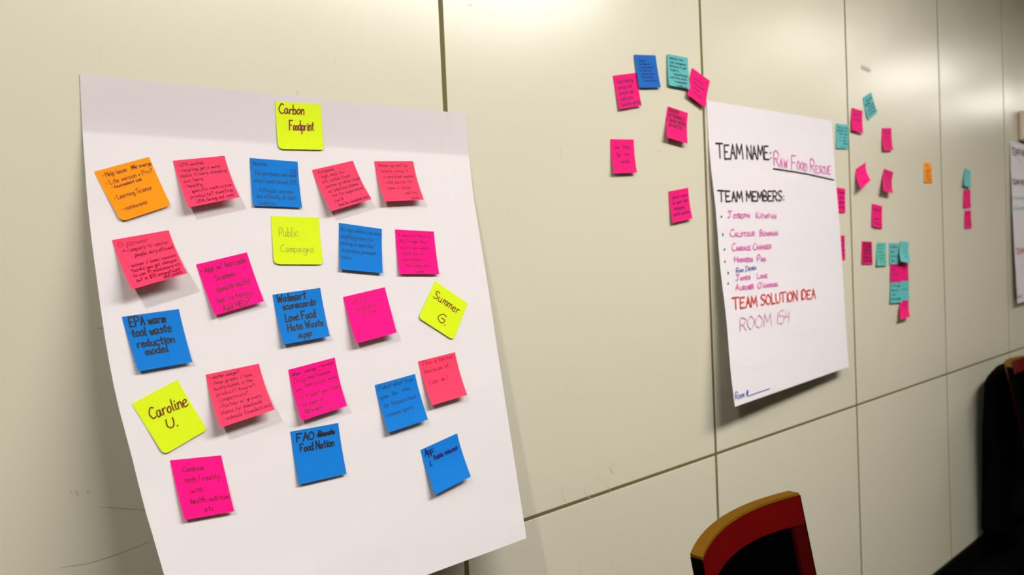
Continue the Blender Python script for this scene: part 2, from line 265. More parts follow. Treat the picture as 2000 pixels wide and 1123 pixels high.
for nm, a in (('floor', (X0-.1, X1+.1, YF-.1, .14, -.1, 0)), ('ceiling', (X0-.1, X1+.1, YF-.1, .14, ROOM_H, ROOM_H+.1)),
              ('wall_front', (X0-.1, X1+.1, YF-.1, YF, 0, ROOM_H)), ('wall_left', (X0-.1, X0, YF, 0, 0, ROOM_H)), ('wall_right', (X1, X1+.1, YF, 0, 0, ROOM_H))):
    o = box(nm, *a, {'floor': M_CARPET, 'ceiling': M_CEIL}.get(nm, M_WALL)); tag(o, kind='structure')

# ------------------------------------------------------------------ ceiling luminaires
def troffer(x, y, lx, ly, label):
    t = empty('ceiling_light', (x, y, ROOM_H)); tag(t, label, 'ceiling light', 'recessed ceiling lights')
    bm = bmesh.new()
    for a in ((-lx/2, lx/2, -ly/2, -ly/2+.03), (-lx/2, lx/2, ly/2-.03, ly/2), (-lx/2, -lx/2+.03, -ly/2+.03, ly/2-.03), (lx/2-.03, lx/2, -ly/2+.03, ly/2-.03)):
        b2 = box_bm(*a, -.022, 0); me = bpy.data.meshes.new('t'); b2.to_mesh(me); b2.free(); bm.from_mesh(me); bpy.data.meshes.remove(me)
    bm_obj('frame', bm, M_LAMPFRAME, t)
    box('diffuser', -lx/2+.03, lx/2-.03, -ly/2+.03, ly/2-.03, -.014, -.004, M_DIFF_FILL if x < 3 else M_DIFF, t)
    return t
for x, y, lx, ly, lb in TROFFERS: troffer(x, y, lx, ly, lb)
d = empty('downlight', (-.85, -1.25, ROOM_H)); tag(d, 'small round ceiling downlight above and left of the near poster', 'downlight')
bm = bmesh.new(); bmesh.ops.create_cone(bm, cap_ends=False, segments=32, radius1=.05, radius2=.07, depth=.02)
bmesh.ops.translate(bm, verts=bm.verts, vec=(0, 0, -.01)); bm_obj('trim_ring', bm, M_LAMPFRAME, d)
bm = bmesh.new(); bmesh.ops.create_circle(bm, cap_ends=True, segments=32, radius=.048); bmesh.ops.translate(bm, verts=bm.verts, vec=(0, 0, -.006))
bm_obj('lens', bm, M_BULB, d)
ld = bpy.data.lights.new('downlight_lamp', 'SPOT'); ld.energy = SPOT_WATTS; ld.color = LAMP_WARM; ld.shadow_soft_size = .035
ld.spot_size = math.radians(150); ld.spot_blend = .6
lo = bpy.data.objects.new('lamp', ld); C.objects.link(lo); lo.parent = d; lo.location = (0, 0, -.05)
lo.rotation_euler = Vector((1.3, 1.25, -1.5)).to_track_quat('-Z', 'Y').to_euler()

# ------------------------------------------------------------------ stroke handwriting
G_ = {
'A':"0 0 3 10 6 0;1 4 5 4",'B':"0 0 0 10 4 9 4 6 0 5 5 4 5 1 0 0",'C':"6 9 3 10 0 6 0 3 3 0 6 1",'D':"0 0 0 10 4 9 6 5 4 1 0 0",'E':"6 10 0 10 0 0 6 0;0 5 4 5",
'F':"0 0 0 10 6 10;0 5 4 5",'G':"6 9 3 10 0 6 0 3 3 0 6 1 6 5 3 5",'H':"0 0 0 10;6 0 6 10;0 5 6 5",'I':"1 0 1 10",'J':"1 1 3 0 4 3 4 10;1 10 7 10",'K':"0 0 0 10;5 10 0 5 6 0",
'L':"0 10 0 0 5 0",'M':"0 0 1 10 4 3 7 10 8 0",'N':"0 0 0 10 6 0 6 10",'O':"3 10 0 7 0 3 3 0 6 3 6 7 3 10 2 9",'P':"0 0 0 10 4 10 6 7 4 5 0 4",'Q':"3 10 0 7 0 3 3 0 6 3 6 7 3 10;4 3 7 -1",
'R':"0 0 0 10 4 10 6 8 4 5 0 5;2 5 6 0",'S':"6 9 3 10 0 8 3 5 6 3 3 0 0 1",'T':"3 0 3 10;-1 10 7 10",'U':"0 10 0 3 3 0 6 3 6 10",'V':"0 10 3 0 6 10",'W':"0 10 2 0 4 7 6 0 8 10",
'X':"0 0 6 10;0 10 6 0",'Y':"0 10 3 5;6 10 3 5 2 0",'Z':"0 10 6 10 0 0 6 0",
'a':"4.5 5 2 5.5 0 3 1 0 3 .5 4.5 4 4.5 5 4.6 1 6 .5",'b':"0 10 0 0;0 3 2 5.5 4.5 4 4 .8 2 0 0 1.5",'c':"4 4.5 2 5.5 0 3 1 .3 4.5 .6",'d':"4.5 4.5 2 5.5 0 3 1 0 3 .5 4.5 3;4.5 10 4.5 1 5.5 0",
'e':"0 2.8 4.2 3.5 3.5 5.5 1 5 0 2.5 1.5 0 5 1",'f':"4.5 9 3 10 2 8 2 -1;0 5 4.5 5.4",'g':"4.5 4.8 2 5.5 0 3 1 .4 3 .6 4.5 4.5 4.3 -2 2 -4 0 -2.5",'h':"0 10 0 0;0 3 2.5 5.5 4 4 4.3 0",
'i':"1 5 1 .8 2 0;1 7.6 1.2 7.8",'j':"2 5 2 -2 0 -3.5;2 7.6 2.2 7.8",'k':"0 10 0 0;4 5.5 .3 2.8 4.5 0",'l':"1 10 .8 1 2 0",'m':"0 5 0 0;0 3 1.5 5.5 3 4 3 0;3 3 4.8 5.5 6 4 6.3 0",
'n':"0 5 0 0;0 3 2.4 5.5 4 4 4.2 0",'o':"2.5 5.5 0 3.5 .5 .5 2.5 0 4.6 2 4 4.8 2.3 5.5",'p':"0 5 0 -4;0 3.5 2 5.5 4.5 4 4 1 2 0 0 1.5",'q':"4.5 4.8 2 5.5 0 3 1 .4 3 .6 4.5 4.5 4.5 -4",
'r':"0 5 .3 0;.2 3 1.6 5 4 5.2",'s':"4 5 1.5 5.5 .6 4 3.6 1.8 2.4 0 0 .6",'t':"2 8.5 1.8 1 3.5 .2;0 5.5 4 5.8",'u':"0 5 .2 1 2 0 4 2 4 5 4.2 .5 5.2 0",'v':"0 5 2 0 4 5",'w':"0 5 1.5 0 3 4 4.5 0 6 5",
'x':"0 0 4 5;0 5 4 0",'y':"0 5 .5 2 2.5 1.5 4 5 3.5 -1 1 -4 -.5 -3",'z':"0 5 4 5 0 0 4.2 0",
'0':"3 10 0 6 1 1 3 0 5 3 5 8 3 10",'1':"1 10 1 0",'2':"0 8 3 10 5 7 0 0 5.5 0",'4':"1 10 0 5 5 5.5;5 10 4.5 0",'5':"5 10 1 10 .5 6 4 6 5 3 3 0 0 .6",'9':"5 8 3 10 0 8 2 5 5 8 4.5 0",
'.':"0 0 .5 .3",',':"1 .6 0 -1.5",':':"1 1 1.3 1.2;1 5 1.3 5.2",'-':"0 3.5 3 3.7",'?':"0 8 2 10 4.5 8 2 5 2 3;2 0 2.3 .3",'!':"1 10 1 3;1 0 1.3 .2",'/':"0 -1 5 10","'":"1 10 .5 8",'(':"3 11 .5 6 1 1 3 -1",')':"0 11 2.5 6 2 1 0 -1",
'*':"0 4 5 6;2 9 4 1;.5 8 4.6 2",'#':"1.5 0 3 9;4 0 5.5 9;0 3 6.5 3.4;.5 6 7 6.4",'"':"0 10 0 8;2 10 2 8",'>':"0 7 4 4.5 0 2;-3 4.5 4 4.5",'$':"6 8 3 9 0 7 6 3 3 0 0 1.5;3 11 3 -2",'+':"0 4 5 4;2.5 7 2.5 1",'~':"0 3.5 1.5 5 3 3 4.5 4.8",'^':"0 3 3 0 7 10"}
STRAIGHT = set("AEFHIKLMNTVWXYZ14-/v")
def smooth_line(p, k=3):
    if len(p) < 3: return p
    out = []
    for i in range(len(p)-1):
        a = p[max(i-1, 0)]; b = p[i]; c = p[i+1]; d = p[min(i+2, len(p)-1)]
        for j in range(k):
            t = j/k; out.append(tuple(.5*((2*b[q])+(-a[q]+c[q])*t+(2*a[q]-5*b[q]+4*c[q]-d[q])*t*t+(-a[q]+3*b[q]-3*c[q]+d[q])*t**3) for q in (0, 1)))
    out.append(p[-1]); return out
def layout(text, h, width=None, small=False, slant=.08, rnd=None):
    """strokes of one line of writing, baseline at y=0, in metres; stretched to width if given"""
    rnd = rnd or random; x = 0; st = []
    for ch in text:
        if ch == ' ': x += 4.2; continue
        sc = 1.0
        g = ch
        if small and ch.islower(): g = ch.upper(); sc = .58
        s = G_.get(g)
        if s is None: continue
        jy = rnd.uniform(-.35, .35); js = sc*rnd.uniform(.92, 1.1); mxx = 0
        for part in s.split(';'):
            v = [float(q) for q in part.split()]; pts = list(zip(v[::2], v[1::2]))
            pts = [(a+rnd.uniform(-.2, .2), b+rnd.uniform(-.2, .2)) for a, b in pts]
            if g not in STRAIGHT: pts = smooth_line(pts)
            mxx = max(mxx, max(a for a, b in pts)*js)
            st.append([(x+a*js+slant*b*js, b*js+jy) for a, b in pts])
        x += mxx+1.7*rnd.uniform(.8, 1.15)
    tot = max(x-1.7, 1); ky = h/10; kx = (width/tot) if width else ky
    return [[(a*kx, b*ky) for a, b in s] for s in st]
def ribbons(name, strokes, f, w, material, parent):
    """thin ink strips lying on a sheet; f maps flat metres on the sheet to the place"""
    V, F = [], []
    parts = []
    for s in strokes:                           # break a stroke where the pen turns sharply
        cur = [s[0]]
        for i in range(1, len(s)):
            cur.append(s[i])
            if i < len(s)-1:
                d1 = (s[i][0]-s[i-1][0], s[i][1]-s[i-1][1]); d2 = (s[i+1][0]-s[i][0], s[i+1][1]-s[i][1])
                if d1[0]*d2[0]+d1[1]*d2[1] < .35*math.hypot(*d1)*math.hypot(*d2): parts.append(cur); cur = [s[i]]
        parts.append(cur)
    for s in parts:
        if len(s) < 2: continue
        p = [s[0]]
        for q in s[1:]:
            if math.dist(q, p[-1]) > w*.35: p.append(q)
        if len(p) == 1: p.append((p[0][0]+w*.5, p[0][1]+w*.3))
        # extend the ends by half a width
        (ax, ay), (bx, by) = p[0], p[1]; L = math.dist(p[0], p[1]); p[0] = (ax-(bx-ax)/L*w*.4, ay-(by-ay)/L*w*.4)
        (ax, ay), (bx, by) = p[-1], p[-2]; L = math.dist(p[-1], p[-2]) or 1; p[-1] = (ax-(bx-ax)/L*w*.4, ay-(by-ay)/L*w*.4)
        i0 = len(V); n = len(p)
        for i, q in enumerate(p):
            a = p[max(i-1, 0)]; b = p[min(i+1, n-1)]; dx, dy = b[0]-a[0], b[1]-a[1]; L = math.hypot(dx, dy) or 1
            nx, ny = -dy/L*w/2, dx/L*w/2
            V.append(f(q[0]+nx, q[1]+ny)); V.append(f(q[0]-nx, q[1]-ny))
        for i in range(n-1):
            a = i0+2*i; F.append((a+1, a+3, a+2, a))
    return mesh_obj(name, V, F, material, parent)

# ------------------------------------------------------------------ flip-chart sheets
def split_rim(o):
    md = o.modifiers.new('crisp_rim', 'EDGE_SPLIT'); md.split_angle = math.radians(60)
def sheet(k, label, material, ns=44, nt=60, groove=None):
    V, F = [], []
    for j in range(nt+1):
        t = j/nt
        for i in range(ns+1):
            s = i/ns; p = surf(k, s, t)+Vector((0, -.0005, 0))
            if groove and t < .22: p.y += .0014*math.exp(-((s-groove)/.007)**2)*(1-t/.22)      # pressed into the panel joint
            V.append(p)
    for j in range(nt):
        for i in range(ns):
            a = j*(ns+1)+i; F.append((a, a+ns+1, a+ns+2, a+1))
    o = mesh_obj('flip_chart_sheet', V, F, material, smooth=True)
    uvl = o.data.uv_layers.new(name='UVMap')
    for lp in o.data.loops:
        j, i = divmod(lp.vertex_index, ns+1); uvl.data[lp.index].uv = (i/ns, j/nt)
    md = o.modifiers.new('thickness', 'SOLIDIFY'); md.thickness = .00018; md.offset = -1
    split_rim(o)
    tag(o, label, 'poster'); return o
def sheet_size(k):
    a, b = SURF[k]
    return (Vector(a[0])-Vector(b[0])).length, sum((Vector(a[i+1])-Vector(a[i])).length for i in range(len(a)-1))

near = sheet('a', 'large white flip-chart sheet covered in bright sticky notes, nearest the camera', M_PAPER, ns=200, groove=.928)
mid = sheet('b', 'white flip-chart sheet headed TEAM NAME, hanging in the middle of the wall', M_PAPER2)
far = sheet('c', 'white flip-chart sheet cut off by the right edge of the picture', M_PAPER2)
def sheet_writer(k):
    W, H = sheet_size(k)
    def f(x, y): return surf(k, x/W, y/H)+Vector((0, -.0022, 0))
    return f, W, H
STY = {'B': ('black', .0037, 'black marker writing'), 'P': ('pinkink', .0030, 'pink marker writing'), 'p': ('pinkink', .0024, 'pink marker writing'),
       'R': ('redmark', .0040, 'red marker writing'), 'r': ('paleink', .0027, 'pink marker writing'), 'u': ('bluemark', .0018, 'blue pen writing'), 'g': ('greenlight', .003, 'green marker writing')}
def write_sheet(k, parent, lines, strokes=(), dots=()):
    f, W, H = sheet_writer(k); rnd = random.Random(5); by = {}
    for s0, t0, s1, t1, h, text, st in lines:
        x0, y0, x1, y1 = s0*W, t0*H, s1*W, t1*H; L = math.hypot(x1-x0, y1-y0); ca, sa = (x1-x0)/L, (y1-y0)/L
        for s in layout(text, h, L, small=st in 'PpuR' and text.upper() != text, rnd=rnd):
            by.setdefault((st, text), []).append([(x0+a*ca+b*sa, y0+a*sa-b*ca) for a, b in s])
    for i, (pts, st) in enumerate(strokes): by.setdefault((st, i), []).append(smooth_line([(a*W, b*H) for a, b in pts], 8))
    for (st, key), ss in by.items():
        o = ribbons('handwriting', ss, f, STY[st][1], INK[STY[st][0]], parent); o['label'] = STY[st][2]
    for a, b in dots:
        r_ = [(a*W+.0022*math.cos(q), b*H+.0030*math.sin(q)) for q in [i*math.tau/10 for i in range(10)]]
        o = mesh_obj('bullet_dot', [f(x, y) for x, y in r_], [tuple(range(9, -1, -1))], INK['black'], parent)
write_sheet('b', mid, LINES2, STROKES2+[([(.181, .622), (.20, .628), (.186, .630), (.21, .618), (.19, .620), (.212, .626), (.183, .627)], 'P')], DOTS2)
write_sheet('c', far, [(.02, .085, .45, .080, .030, 'TEAM NAME:', 'B'), (.015, .27, .48, .262, .022, 'TEAM MEMBERS:', 'B'), (.05, .36, .4, .355, .016, 'Kate W.', 'g'), (.05, .42, .4, .415, .016, 'Elyse R.', 'g'),
     (.03, .70, .75, .69, .026, 'TEAM SOLUTION IDEA', 'R'), (.01, .97, .12, .965, .015, 'Room #', 'u')],
     [([(.0, .03), (.04, .012), (.10, .05), (.16, .10), (.22, .12)], 'u')], [(.02, .35), (.02, .42), (.02, .48), (.02, .54), (.02, .60)])

# ------------------------------------------------------------------ sticky notes
def note(key, colour, label, group, ink_name, lines, w=0.00070, base=.0012, rounded=(0, 0), bow=0.0, strokes=(), power=1.9, sc=True):
    k, c, L = QUAD[key]
    P = [surf(k, *q) for q in c]
    for i in range(4): P[i] = P[i]+Vector((0, -base, 0))
    P[3].y -= L-.001 if L > .001 else 0; P[2].y -= L-.001 if L > .001 else 0
    org = (P[0]+P[1]+P[2]+P[3])/4
    nrm = (P[1]-P[0]).cross(P[0]-P[3]).normalized()
    if nrm.y > 0: nrm = -nrm
    def pos(u, v):
        s = (c[0][0]*(1-u)+c[1][0]*u)*(1-v)+(c[3][0]*(1-u)+c[2][0]*u)*v
        t = (c[0][1]*(1-u)+c[1][1]*u)*(1-v)+(c[3][1]*(1-u)+c[2][1]*u)*v
        return surf(k, s, t)+Vector((0, -base-(L*max(v, 0)**power)-bow*math.sin(math.pi*min(max(v, 0), 1))*(.5+.5*u), 0))
    N = 14; V, F = [], []; rl, rr = rounded
    vs_ = [j/10 for j in range(9)]+[.84, .88, .91, .94, .96, .975, .988, 1.0]
    for v in vs_:
        def ins(r):
            if not r or v <= 1-r: return 0
            q = v-(1-r); return r-math.sqrt(max(r*r-q*q, 0))
        a, b = ins(rl), ins(rr)
        for i in range(N+1):
            u = a+(1-a-b)*i/N; V.append(pos(u, v)-org)
    for j in range(len(vs_)-1):
        for i in range(N):
            a = j*(N+1)+i; F.append((a, a+N+1, a+N+2, a+1))
    o = mesh_obj('sticky_note', V, F, NOTE_M[colour], smooth=True); o.location = org
    md = o.modifiers.new('thickness', 'SOLIDIFY'); md.thickness = .00014; md.offset = -1
    split_rim(o)
    tag(o, label, 'sticky note', group)
    W = (P[1]-P[0]).length; H = ((P[3]-P[0]).length+(P[2]-P[1]).length)/2
    rnd = random.Random(key); ss = []
    def f(x, y): return pos(x/W, y/H)+nrm*.0004-org
    for ln in lines:
        u0, u1, v, h, text = ln[:5]; dv = ln[5] if len(ln) > 5 else 0
        x0, x1, y0, y1 = u0*W, u1*W, v*H, (v+dv)*H; Ln = math.hypot(x1-x0, y1-y0); ca, sa = (x1-x0)/Ln, (y1-y0)/Ln
        for s in layout(text, h*H*(.84 if w < .001 else .95), Ln, rnd=rnd): ss.append([(x0+a*ca+b*sa, y0+a*sa-b*ca) for a, b in s])
    for s in strokes: ss.append([(a*W, b*H) for a, b in s])
    if ss: ribbons('handwriting', ss, f, w, INK[ink_name], o)
    return o
GP = 'sticky notes on the near flip-chart sheet'
def rows(v0, dv, h, texts, u0=.08, u1=.92, dy=0):
    out = []
    for i, t in enumerate(texts):
        if isinstance(t, tuple): t, a, b = t
        else: a, b = u0, min(u1, u0+.048*len(t)+.05)
        if t: out.append((a, b, v0+i*dv, h, t, dy))
    return out
R2 = (.11, .08)
note('carbon', 'yellow', 'yellow sticky note reading Carbon Foodprint, topmost on the near sheet', GP, 'red', [(.07, .60, .245, .20, 'Carbon'), (.27, .80, .58, .20, 'Foodprint')], w=0.00166, rounded=(.10, .06))
note('orange', 'orange', 'orange sticky note at the upper left of the near sheet', GP, 'brown', [(.09, .52, .15, .10, '- Help lease'), (.76, .98, .15, .08, 'energy'), (.08, .95, .30, .10, '- Lite version v Pro?'), (.14, .70, .39, .075, '- tournament use'), (.09, .80, .60, .10, '- Learning Science'), (.12, .60, .83, .09, '- restaurants')], w=0.00070, rounded=(.10, .07), strokes=[[(.61, .16), (.63, .07), (.66, .15), (.68, .07), (.62, .12), (.72, .12), (.64, .09), (.71, .15), (.72, .08)]])
note('epapink', 'pink', 'coral pink note right of the orange one, its foot curling off the sheet', GP, 'pen', rows(.14, .115, .085, [('- EPA wasteb', .05, .55), ('- recycling, get a ward', .05, .85), ('make it more trending', .06, .95), ('out here', .08, .45), ('- healthy', .06, .40), ('- specific instruction', .10, .95), ('products? dwelling', .10, .92), ('USA, bring out over', .18, .92)]), w=0.00070)
note('narr', 'blue', 'blue note in the top row, right below and left of the topmost yellow one', GP, 'bluepen', [(.05, .35, .14, .10, 'Narrative'), (.82, .95, .26, .10, 'CO2'), (.08, .95, .34, .10, 'You purchase and need'), (.06, .93, .50, .10, 'about each pound CO2'), (.15, .85, .70, .10, '* People can see'), (.08, .90, .83, .10, 'the effects of their'), (.12, .45, .97, .09, 'habits')], w=0.00070)
note('auto', 'pink', 'coral pink note right of the blue one in the top row, strongly tilted', GP, 'pen', rows(.12, .118, .085, [('Autobank', .10, .48), ('- high, med, low', .08, .70), ('eff. carbon foods', .12, .80), ('partner w/ whole foods', .14, .98), ('w/ labelling scheme', .16, .88), ('- fun for suppression', .14, .95), ('cycle', .18, .40), ('- show for calculated users', .18, .98)]), w=0.00070)
note('makeup', 'pink', 'coral pink note at the right end of the top row', GP, 'pen', rows(.14, .14, .09, [('Make up sell by', .08, .82), ('labels using it', .12, .80), ('a consistent system', .14, .92), ('- add section for', .12, .85), ('type in level', .16, .75), ('sell by', .58, .88), ('date', .68, .88)]), w=0.00070)
note('power', 'pink', 'coral pink note at the left edge, lifting widely off the sheet with a shadow', GP, 'maroon', [(.07, .58, .17, .13, 'O power'), (.12, .92, .29, .10, '> compare to similar'), (.28, .97, .42, .10, 'people, very efficient')]+[(a, b, v, .085, t) for t, a, b, v in (('- winner / loser consists', .10, .96, .60), ('thanks you get cheaper', .12, .94, .70), ('to use it! missionary etc.', .12, .98, .80), ('but in $55 insignificant', .14, .92, .90), ('and points', .58, .92, .97))], w=0.00070)
note('barcode', 'magenta', 'magenta note about an app with barcode scanner, below the coral pink top-row note', GP, 'maroon', [(.03, .92, .18, .12, '- app w/ barcode'), (.24, .64, .39, .12, 'Scanner'), (.12, .88, .60, .12, '- donate misfit'), (.14, .82, .80, .11, 'be latency'), (.10, .72, .97, .12, '- Add HELP')], w=0.00102)
note('epablue', 'blue', 'blue note reading tool waste reduction model in black marker, at the left edge', GP, 'black', [(.09, .72, .20, .17, 'EPA warm'), (.08, .78, .39, .16, 'tool waste'), (.12, .78, .59, .15, 'reduction'), (.22, .62, .74, .14, 'model')], w=0.00166)
note('public', 'yellow', 'yellow note with faint pencilled Public Campaigns in the middle of the near sheet', GP, 'pencil', [(.14, .52, .42, .22, 'Public'), (.15, .82, .74, .17, 'Campaigns')], w=0.00070, rounded=(.10, .08))
note('appblue', 'blue', 'blue note right of the yellow pencilled one, faintly written', GP, 'bluepen', rows(.16, .15, .10, [('An app where can scan', .04, .98), ('anything when for', .04, .80), ('making is specified', .04, .80), ('to produce prominent', .06, .85), ('case', .06, .26)]), w=0.00070)
note('fridge', 'magenta', 'magenta note at the right end of the second row, mentioning a fridge', GP, 'maroon', rows(.16, .135, .09, [('A section that is', .06, .88), ('"My Fridge" that', .07, .78), ('scans you what', .08, .82), ('food you\'ve', .12, .66), ('purchased as', .12, .68), ('how long until', .16, .82), ('last', .40, .62)]), w=0.00070)
note('walmart', 'blue', 'blue note with five lines of bold black marker, centre of the near sheet', GP, 'black', [(.07, .66, .17, .16, 'Walmart'), (.15, .84, .33, .14, 'scorecards'), (.16, .80, .57, .16, 'Love Food'), (.16, .92, .76, .14, 'Hate Waste'), (.34, .62, .92, .12, 'app')], w=0.00181)
note('utilize', 'magenta', 'magenta note reading utilize grocery stores, with an outward curling foot', GP, 'maroon', [(.14, .58, .19, .12, 'utilize'), (.22, .66, .35, .11, 'grocery'), (.32, .66, .47, .10, 'stores')], w=0.00070, bow=0.00301)
note('summer', 'yellow', 'yellow note turned like a diamond at the right edge of the near sheet', GP, 'red', [(.12, .86, .38, .21, 'Summer'), (.42, .66, .80, .24, 'G.')], w=0.00151, rounded=(.08, .12))
note('caroline', 'yellow', 'tilted yellow note with dark red writing at the lower left edge', GP, 'red', [(.16, .93, .38, .21, 'Caroline', .10), (.34, .54, .66, .18, 'U.', .03)], w=0.00151, rounded=(.10, .06))
note('water', 'pink', 'coral pink note right of the lower-left yellow one, casting a shadow to its right', GP, 'maroon', rows(.11, .115, .085, [('- water usage?', .04, .60), ('- how green / how', .05, .82), ('sustainable is the', .08, .80), ('product? Aware?!', .10, .82), ('- Competitions?,', .06, .68), ('- Partner w/ grocery', .08, .86), ('stores for downloads', .08, .84), ('- schools foundations!', .08, .97)]), w=0.00070)
note('combine', 'magenta', 'magenta note alone at the bottom left of the near sheet', GP, 'maroon', [(.18, .60, .22, .10, 'Combine'), (.18, .86, .40, .12, 'tech / reality'), (.24, .50, .58, .10, 'with'), (.20, .98, .76, .11, 'health, nutrition,'), (.42, .60, .92, .10, 'etc')], w=0.00070, bow=0.00226)
note('when', 'magenta', 'magenta note with a tick mark, above the bottom blue marker note', GP, 'maroon', [(.05, .22, .15, .09, 'When'), (.32, .56, .14, .08, 'average'), (.64, .95, .12, .08, 'raw scan'), (.06, .30, .30, .10, 'Dog'), (.34, .84, .28, .09, 'food, translate'), (.06, .20, .46, .09, 'into'), (.26, .96, .42, .09, 'instructions terms'), (.08, .98, .62, .11, '(i.e. > select your items)'), (.10, .56, .76, .09, 'low power of'), (.12, .50, .90, .09, '$100 in waste')], w=0.00070, strokes=[[(.60, .88), (.64, .97), (.80, .74)]])
note('fao', 'blue', 'blue note reading FAO with a crossed-out word, at the bottom centre', GP, 'black', [(.10, .45, .22, .15, 'FAO'), (.55, .88, .20, .11, 'Book'), (.14, .84, .42, .15, 'Food Nation')], w=0.00166, strokes=[[(.52, .16), (.88, .14), (.53, .19), (.90, .17), (.55, .13), (.86, .19)], [(.54, .18), (.80, .15), (.58, .20), (.84, .13)]])
note('likewhat', 'blue', 'blue note tucked left of the lower right coral pink one', GP, 'bluepen', [(.06, .92, .13, .10, '1 "what-what" from'), (.06, .24, .32, .09, 'goes'), (.34, .48, .31, .09, 'like'), (.60, .80, .29, .09, 'miles'), (.08, .95, .50, .10, 'for treasure hunt -'), (.08, .74, .70, .10, 'consume sports')], w=0.00070)
note('this', 'pink', 'coral pink note at the lower right edge of the near sheet', GP, 'maroon', [(.07, .92, .12, .12, 'This is better'), (.10, .82, .30, .11, 'because of...'), (.12, .62, .56, .12, '( use - me )')], w=0.00070)
note('appfin', 'blue', 'blue note near the bottom right corner, headed App in navy', GP, 'navy', [(.08, .30, .17, .15, 'App:'), (.12, .16, .42, .10, '1.'), (.26, .90, .34, .10, 'Public internet')], w=0.00166)

GW = 'sticky notes stuck straight on the wall panels'
L5 = lambda *t, v0=.18, dv=.15, h=.10, u1=.9: rows(v0, dv, h, t, .08, u1)
note('w1', 'wpink', 'pink wall note whose corner goes under the dark blue note', GW, 'wpen', rows(.24, .17, .12, [('Food sharing', .12, .80), ('groups for', .14, .72), ('people who', .14, .76), ('cook extra', .14, .68), ('Condition: getting', .08, .98)]), w=0.00116, base=.0008)
note('w2', 'wblue', 'dark blue note, the only one of its colour on the bare wall', GW, 'navy', rows(.20, .10, .07, [('Create a', .18, .50), ('challenge for', .16, .70), ('a local school', .16, .80), ('to see who', .16, .70), ('wastes least', .20, .82), ('food monthly', .16, .74), ('and win prize', .30, .86)]), w=0.00070, base=.0024)
note('w3', 'teal', 'teal note densely written in black, right of the dark blue one', GW, 'tealink', rows(.15, .12, .085, [('Website that', .08, .78), ('uses anonymous', .10, .88), ('delivery to get', .08, .90), ('organic...', .10, .55), ('- composting plan', .20, .95), ('and food waste,', .10, .90), ('in communities', .28, .86), ('made up', .40, .84)]), w=0.00102, base=.0034)
note('w4', 'wpink', 'pink wall note turned like a diamond, crossing the panel joint', GW, 'wpen', rows(.30, .16, .09, [('meals for', .20, .70), ('those in need', .18, .80), ('of food', .24, .60), ('every day', .26, .74)]), w=0.00070, base=.0020)
note('w5', 'wpink', 'pink wall note with four lines of black capitals, left of the TEAM NAME sheet', GW, 'black', rows(.14, .155, .10, [('SENSOR', .06, .54), ('DETERMINES/', .06, .88), ('CAN BE OPENED', .10, .95), ('OR WASTED', .10, .78)]), w=0.00130)
note('w6', 'wpink', 'pink wall note reading no tax for no waste, lowest on the left', GW, 'wpen', [(.18, .34, .28, .11, 'no'), (.50, .78, .27, .13, 'tax'), (.22, .40, .52, .12, 'for'), (.56, .74, .48, .10, 'no'), (.36, .74, .70, .12, 'waste')], w=0.00130)
note('w7', 'wpink', 'pink wall note beside the panel joint, lowest one left of the TEAM NAME sheet', GW, 'wpen', rows(.26, .18, .11, [('your own', .16, .90), ('or spin the', .14, .90), ('changing', .16, .68), ('public opinion', .10, .90)]), w=0.00130)
note('w8', 'teal', 'teal note just right of the TEAM NAME sheet at its top corner', GW, 'tealink', rows(.18, .13, .09, [('Sign up for', .12, .95), ('reminders for', .06, .90), ('- food  fresh', .16, .92), ('- in   box', .18, .80), ('- as   bread', .16, .84), ('more for', .55, .95), ('- to  it', .18, .80)]), w=0.00130)
note('w9', 'wpink', 'pink wall note under the tilted teal note, right of the panel joint', GW, 'wpen', rows(.28, .22, .10, [('Making in', .14, .84), ('to small', .16, .78)]), w=0.00130)
note('w10', 'teal', 'tilted teal note, the highest of the cluster on the right', GW, 'tealink', rows(.26, .15, .10, [('the apple', .26, .90), ('product that', .10, .60), ('tracks when', .30, .92), ('it tells bads', .16, .92), ('from the best', .14, .92)]), w=0.00151)
note('w11', 'wpink', 'upright pink wall note just right of and below the tilted teal one', GW, 'wpen', rows(.25, .20, .11, [('Inter', .22, .88), ('at a', .30, .66), ('is', .46, .66), ('from', .28, .74)]), w=0.00130)
note('w12', 'wpink', 'pink wall note tilted and curling strongly, its writing too faint to read', GW, 'wpen', rows(.45, .2, .09, [('at home', .40, .70)]), w=0.00102)
note('w13', 'wpink', 'pink wall note curling at the foot, right of the strongly curled one', GW, 'wpen', rows(.16, .13, .09, [('Recycled', .16, .88), ('compost', .22, .90), ('in each', .24, .80), ('new town', .20, .90), ('needs to be', .20, .92), ('collected', .24, .86)]), w=0.00130)
note('w14', 'worange', 'orange note alone on the wall, right of all the pink ones around it', GW, 'black', rows(.18, .13, .10, [('Use', .26, .56), ('up', .60, .86), ('leftover', .24, .92), ('stuff', .22, .66), ('from the', .22, .90), ('fridge', .24, .84), ('first', .20, .90)]), w=0.00130)
note('w15', 'wpink', 'pink wall note half hidden by the right edge of the TEAM NAME sheet, upper', GW, 'wpen', rows(.22, .2, .12, [('Provide', .40, .92), ('more', .50, .86), ('recipes', .44, .94), ('online', .40, .92)]), w=0.00151, base=.0008)
note('w16', 'wpink', 'pink sliver of note behind the right edge of the TEAM NAME sheet, lower', GW, 'wpen', rows(.24, .2, .12, [('Ask', .55, .95), ('shops', .50, .96), ('to give', .50, .96), ('more', .60, .96)]), w=0.00151, base=.0008)
note('w17', 'wpink', 'pink wall note above the row of four notes in the right cluster', GW, 'wpen', rows(.26, .2, .11, [('Donate the', .12, .86), ('', 0, 1), ('apps', .26, .66), ('to local co', .20, .94), ('op', .20, .46)]), w=0.00130)
